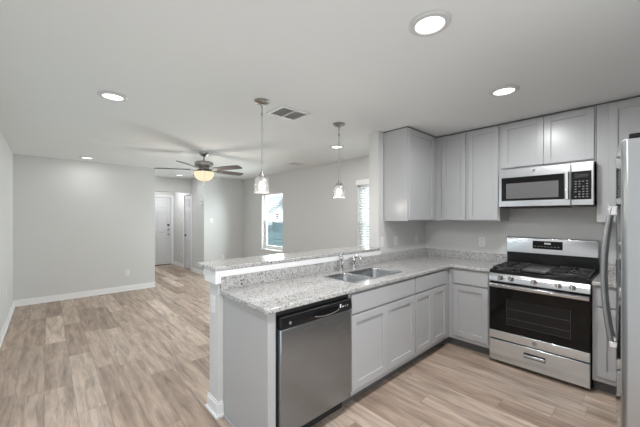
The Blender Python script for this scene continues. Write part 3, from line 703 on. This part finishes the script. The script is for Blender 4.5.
# ------------------------------------------------------------------ outlets and switches
def plate(loc, rz, label, kind, h=0.115, group='outlet and switch plates'):
    """built facing -y at the origin, then turned"""
    o = thing('wall_outlet' if kind == 'outlet' else 'light_switch', (0, 0, 0), label, kind if kind == 'outlet' else 'switch', group)
    pl = B(-0.036, 0.036, -0.006, -0.0005, -h/2, h/2).build('cover_plate', M['plastic'], o, bevel=0.002)
    if kind == 'outlet':
        for z in (-0.022, 0.022):
            s = MB().prism(rrect(-0.016, 0.016, z-0.014, z+0.014, 0.008), 'y', -0.0075, -0.006).build('socket', M['plastic'], o)
            B(-0.008, -0.005, -0.0079, -0.0075, z-0.004, z+0.007).box(0.005, 0.008, -0.0079, -0.0075, z-0.004, z+0.007).build('slot', M['slot'], s)
    else:
        B(-0.016, 0.016, -0.0075, -0.006, -0.033, 0.033).build('rocker', M['plastic'], o, bevel=0.001)
    o.location = loc; o.rotation_euler = (0, 0, rz); return o
PX = PI/2     # faces +x
plate((-4.75, -2.785, 0.352), PX, 'white outlet low on the wide far living room wall', 'outlet')
plate((-3.65, -4.35, 0.45), PI, 'white outlet low on the left wall at the picture edge', 'outlet')
plate((0, -1.035, 1.15), PX, 'white switch plate on the wall stub nearest its open end', 'switch')
plate((0, -0.742, 1.148), PX, 'white outlet under the end cabinet, middle of the three by the bar', 'outlet')
plate((0, -0.247, 1.15), PX, 'white outlet on the side wall closest to the kitchen corner', 'outlet')
plate((0.744, 0, 1.14), 0, 'white outlet on the kitchen wall left of the gas range', 'outlet')
plate((-5.29, -0.889, 1.356), PX, 'white light switch on the lit wall beneath the ceiling fan', 'switch')
plate((-5.29, -0.586, 0.40), PX, 'white outlet just above the bar top on the wall below the fan', 'outlet')
plate((-6.96, -1.078, 1.36), 0, 'white light switch between the front door and the hall closet', 'switch')
plate((-6.97, -1.078, 0.39), 0, 'white outlet low between the front door and the hall closet', 'outlet')
plate((-0.062, -3.031, 0.80), 0, 'white outlet on the end of the peninsula half wall', 'outlet', 0.125)
th = thing('thermostat', (-5.43, -1.078, 1.82), 'small white wall device high on the hall corner under the fan', 'thermostat')
B(-5.475, -5.385, -1.100, -1.0785, 1.76, 1.88).build('housing', M['plastic'], th, bevel=0.006)
B(-5.455, -5.405, -1.102, -1.100, 1.81, 1.85).build('screen', M['grey_print'], th)

# ------------------------------------------------------------------ ceiling fixtures
def downlight(x, y, label, watts, r=0.104):
    o = thing('recessed_light', (x, y, H), label, 'ceiling light', 'recessed ceiling lights')
    MB().lathe([(r, H-0.0005), (r, H-0.006), (r*0.92, H-0.012), (r*0.72, H-0.013), (r*0.70, H-0.009), (r*0.70, H-0.0005)], (x, y, 0), 'z', 36, cap=False).build('trim_ring', M['ring'], o, smooth=True)
    MB().lathe([(0, H-0.007), (r*0.695, H-0.007), (r*0.695, H-0.0008), (0, H-0.0008)], (x, y, 0), 'z', 36, cap=False).build('lens', M['lens'], o, smooth=True)
    l = bpy.data.lights.new('downlight', 'AREA'); l.shape = 'DISK'; l.size = r*1.45; l.energy = watts; l.color = (0.985, 0.99, 1.0)
    lo = bpy.data.objects.new('downlight_lamp', l); COL.objects.link(lo); lo.parent = o; lo.location = (0, 0, -0.016)
downlight(1.345, -2.472, 'large recessed light at the top of the picture, nearest the camera', KITCHEN_W)
downlight(1.341, -1.257, 'recessed light in front of the cabinet above the microwave', KITCHEN_W)
downlight(-0.892, -3.539, 'recessed light over the open floor left of the pendants', DOWNLIGHT_W)
downlight(-4.295, -3.447, 'small distant recessed light near the far living room wall', DOWNLIGHT_W*0.3)
downlight(-0.880, -0.883, 'recessed light behind the farther pendant rod', DOWNLIGHT_W)
downlight(-5.45, -1.60, 'tiny recessed light at the entry hall beneath the fan blades', DOWNLIGHT_W*0.5)

downlight(1.345, -3.69, 'added recessed fill light in the kitchen ceiling, out of view', KITCHEN_W)  # unseen fixture added to brighten the kitchen floor and peninsula
downlight(-6.95, -1.62, 'added recessed fill light hidden behind the entry header', ENTRY_FILL_W)  # unseen lamp put in to lift the dark entry hall

def pendant(x, y, label):
    o = thing('pendant_light', (x, y, H), label, 'pendant light', 'glass pendant lights')
    MB().lathe([(0.0, H-0.001), (0.066, H-0.001), (0.066, H-0.012), (0.050, H-0.026), (0.016, H-0.034), (0.012, H-0.044), (0, H-0.044)], (x, y, 0), 'z', 32, cap=False).build('ceiling_canopy', M['nickel'], o, smooth=True)
    MB().lathe([(0.005, H-0.042), (0.008, H-0.06), (0.005, H-0.075), (0.0055, H-0.10), (0.012, H-0.112), (0.012, H-0.128), (0.0055, H-0.14), (0.0055, 1.835)], (x, y, 0), 'z', 14).build('rod', M['nickel'], o, smooth=True)
    MB().lathe([(0, 1.842), (0.012, 1.842), (0.014, 1.825), (0.028, 1.815), (0.030, 1.797), (0.020, 1.793), (0.018, 1.76), (0, 1.76)], (x, y, 0), 'z', 24, cap=False).build('socket_cap', M['nickel'], o, smooth=True)
    mb = MB(); prof = [(0.026, 1.797), (0.044, 1.792), (0.055, 1.783), (0.0590, 1.771), (0.0595, 1.745), (0.0595, 1.69), (0.0605, 1.675), (0.0635, 1.662), (0.0635, 1.654), (0.060, 1.655), (0.0575, 1.672), (0.0575, 1.69), (0.057, 1.745), (0.0565, 1.769), (0.052, 1.780), (0.042, 1.788), (0.026, 1.793)]
    n = 48; L = []
    for r, z in prof:
        L.append([(x+r*(1+0.018*math.cos(12*2*PI*i/n)*(0.2 < (z-1.64)/0.14 < 0.95))*math.cos(2*PI*i/n), y+r*(1+0.018*math.cos(12*2*PI*i/n)*(0.2 < (z-1.64)/0.14 < 0.95))*math.sin(2*PI*i/n), z) for i in range(n)])
    mb.loops(L+[L[0]], False, False).build('glass_shade', M['shade'], o, smooth=True)
    MB().lathe([(0, 1.778), (0.014, 1.772), (0.018, 1.755), (0.029, 1.735), (0.031, 1.705), (0.022, 1.680), (0, 1.672)], (x, y, 0), 'z', 20, cap=False).build('bulb', M['bulb'], o, smooth=True)
    l = bpy.data.lights.new('pendant_glow', 'POINT'); l.energy = PENDANT_W; l.shadow_soft_size = 0.03; l.color = (1.0, 0.93, 0.84)
    lo = bpy.data.objects.new('pendant_lamp', l); COL.objects.link(lo); lo.parent = o; lo.location = (0, 0, 1.57-H)
pendant(-0.147, -2.566, 'clear glass pendant over the bar nearer the camera')
pendant(-0.142, -1.608, 'clear glass pendant over the bar closer to the wall stub')

def ceiling_vent(x, y, w, d, label, rz=0.0):
    o = thing('ceiling_vent', (x, y, H), label, 'vent', 'ceiling vents')
    z1 = H-0.0005
    fr_ = B(x-w/2, x+w/2, y-d/2, y-d/2+0.025, H-0.01, z1).box(x-w/2, x+w/2, y+d/2-0.025, y+d/2, H-0.01, z1).box(x-w/2, x-w/2+0.025, y-d/2+0.025, y+d/2-0.025, H-0.01, z1).box(x+w/2-0.025, x+w/2, y-d/2+0.025, y+d/2-0.025, H-0.01, z1).box(x-w/2+0.025, x+w/2-0.025, y-0.006, y+0.006, H-0.01, z1)
    fr_.build('vent_frame', M['vent'], o, bevel=0.002)
    B(x-w/2+0.02, x+w/2-0.02, y-d/2+0.02, y+d/2-0.02, H-0.002, z1).build('duct_back', M['vent_dark'], o)
    mb = MB(); n = 9
    for k in range(n):
        xx = x-w/2+0.035+(w-0.07)*k/(n-1)
        mb.box(-0.009, 0.009, -d/2+0.025, d/2-0.025, -0.0008, 0.0008, Matrix.Translation((xx, y, H-0.006)) @ Matrix.Rotation(0.5, 4, 'Y'))
    mb.build('louvers', plain('louver_grey', (0.68, 0.68, 0.68), 0.5), o)
ceiling_vent(-0.24, -2.21, 0.27, 0.33, 'white ceiling vent beside the nearer pendant')
ceiling_vent(-2.38, -0.433, 0.22, 0.30, 'small distant ceiling vent near the window wall')

# ceiling fan
fx, fy = -2.57, -2.13
fan = thing('ceiling_fan', (fx, fy, H), 'five-blade ceiling fan with a glowing bowl light in the living room', 'ceiling fan')
def fl(name, prof, m, parent=fan, n=36): return MB().lathe(prof, (fx, fy, 0), 'z', n, cap=False).build(name, m, parent, smooth=True)
fl('ceiling_canopy', [(0, H-0.001), (0.072, H-0.001), (0.070, H-0.02), (0.045, H-0.055), (0.022, H-0.068), (0, H-0.068)], M['nickel'])
fl('downrod', [(0, H-0.06), (0.013, H-0.06), (0.013, 2.315), (0.030, 2.31), (0, 2.30)], M['nickel'])
fl('motor_housing', [(0, 2.318), (0.06, 2.318), (0.125, 2.306), (0.138, 2.292), (0.138, 2.248), (0.128, 2.236), (0.09, 2.228), (0, 2.226)], M['nickel'])
fl('switch_housing', [(0, 2.228), (0.075, 2.228), (0.085, 2.19), (0.135, 2.165), (0.15, 2.155), (0.15, 2.148), (0, 2.148)], M['nickel'])
fl('light_bowl', [(0.146, 2.147), (0.147, 2.12), (0.138, 2.08), (0.115, 2.045), (0.075, 2.02), (0.03, 2.010), (0, 2.009)], M['bowl'])
fl('finial', [(0, 2.012), (0.026, 2.010), (0.026, 1.998), (0.012, 1.988), (0.010, 1.975), (0, 1.968)], M['iron'])
bl0 = None
for k in range(5):
    a = math.radians(-119+72*k)
    if bl0 is None:
        mb = MB(); pts = [(0.20, -0.045), (0.24, -0.058), (0.40, -0.066), (0.58, -0.070), (0.675, -0.066), (0.70, -0.045), (0.705, 0), (0.70, 0.045), (0.675, 0.066), (0.58, 0.070), (0.40, 0.066), (0.24, 0.058), (0.20, 0.045)]
        mb.prism(pts, 'z', -0.004, 0.004, Matrix.Translation((fx, fy, 2.185)) @ Matrix.Rotation(math.radians(-13), 4, 'X'))
        bl0 = mb.build('blade', M['blade'], fan, bevel=0.0015)
        br0 = MB().prism([(0.09, -0.02), (0.15, -0.014), (0.20, -0.036), (0.27, -0.03), (0.30, 0), (0.27, 0.03), (0.20, 0.036), (0.15, 0.014), (0.09, 0.02)], 'z', -0.011, -0.005, Matrix.Translation((fx, fy, 2.185)) @ Matrix.Rotation(math.radians(-13), 4, 'X')).build('blade_bracket', M['nickel'], bl0, bevel=0.002)
        # shift blade origin onto the fan axis (mesh is already relative to the fan)
        bl0.rotation_euler = (0, 0, a)
    else:
        c = bl0.copy(); COL.objects.link(c); c.parent = fan; c.rotation_euler = (0, 0, a)
        d = br0.copy(); COL.objects.link(d); d.parent = c
MB().tube([(fx+0.05, fy-0.07, 2.16), (fx+0.152, fy-0.05, 2.14), (fx+0.153, fy-0.05, 1.93)], 0.0018, 6).lathe([(0.006, 1.93), (0.006, 1.905), (0, 1.90)], (fx+0.153, fy-0.05, 0), 'z', 8).build('pull_chain', M['nickel'], fan, smooth=True)
l = bpy.data.lights.new('fan_glow', 'POINT'); l.energy = FAN_W; l.shadow_soft_size = 0.15; l.color = (1.0, 0.93, 0.84)
lo = bpy.data.objects.new('fan_lamp', l); COL.objects.link(lo); lo.parent = fan; lo.location = (0, 0, 1.93-H)
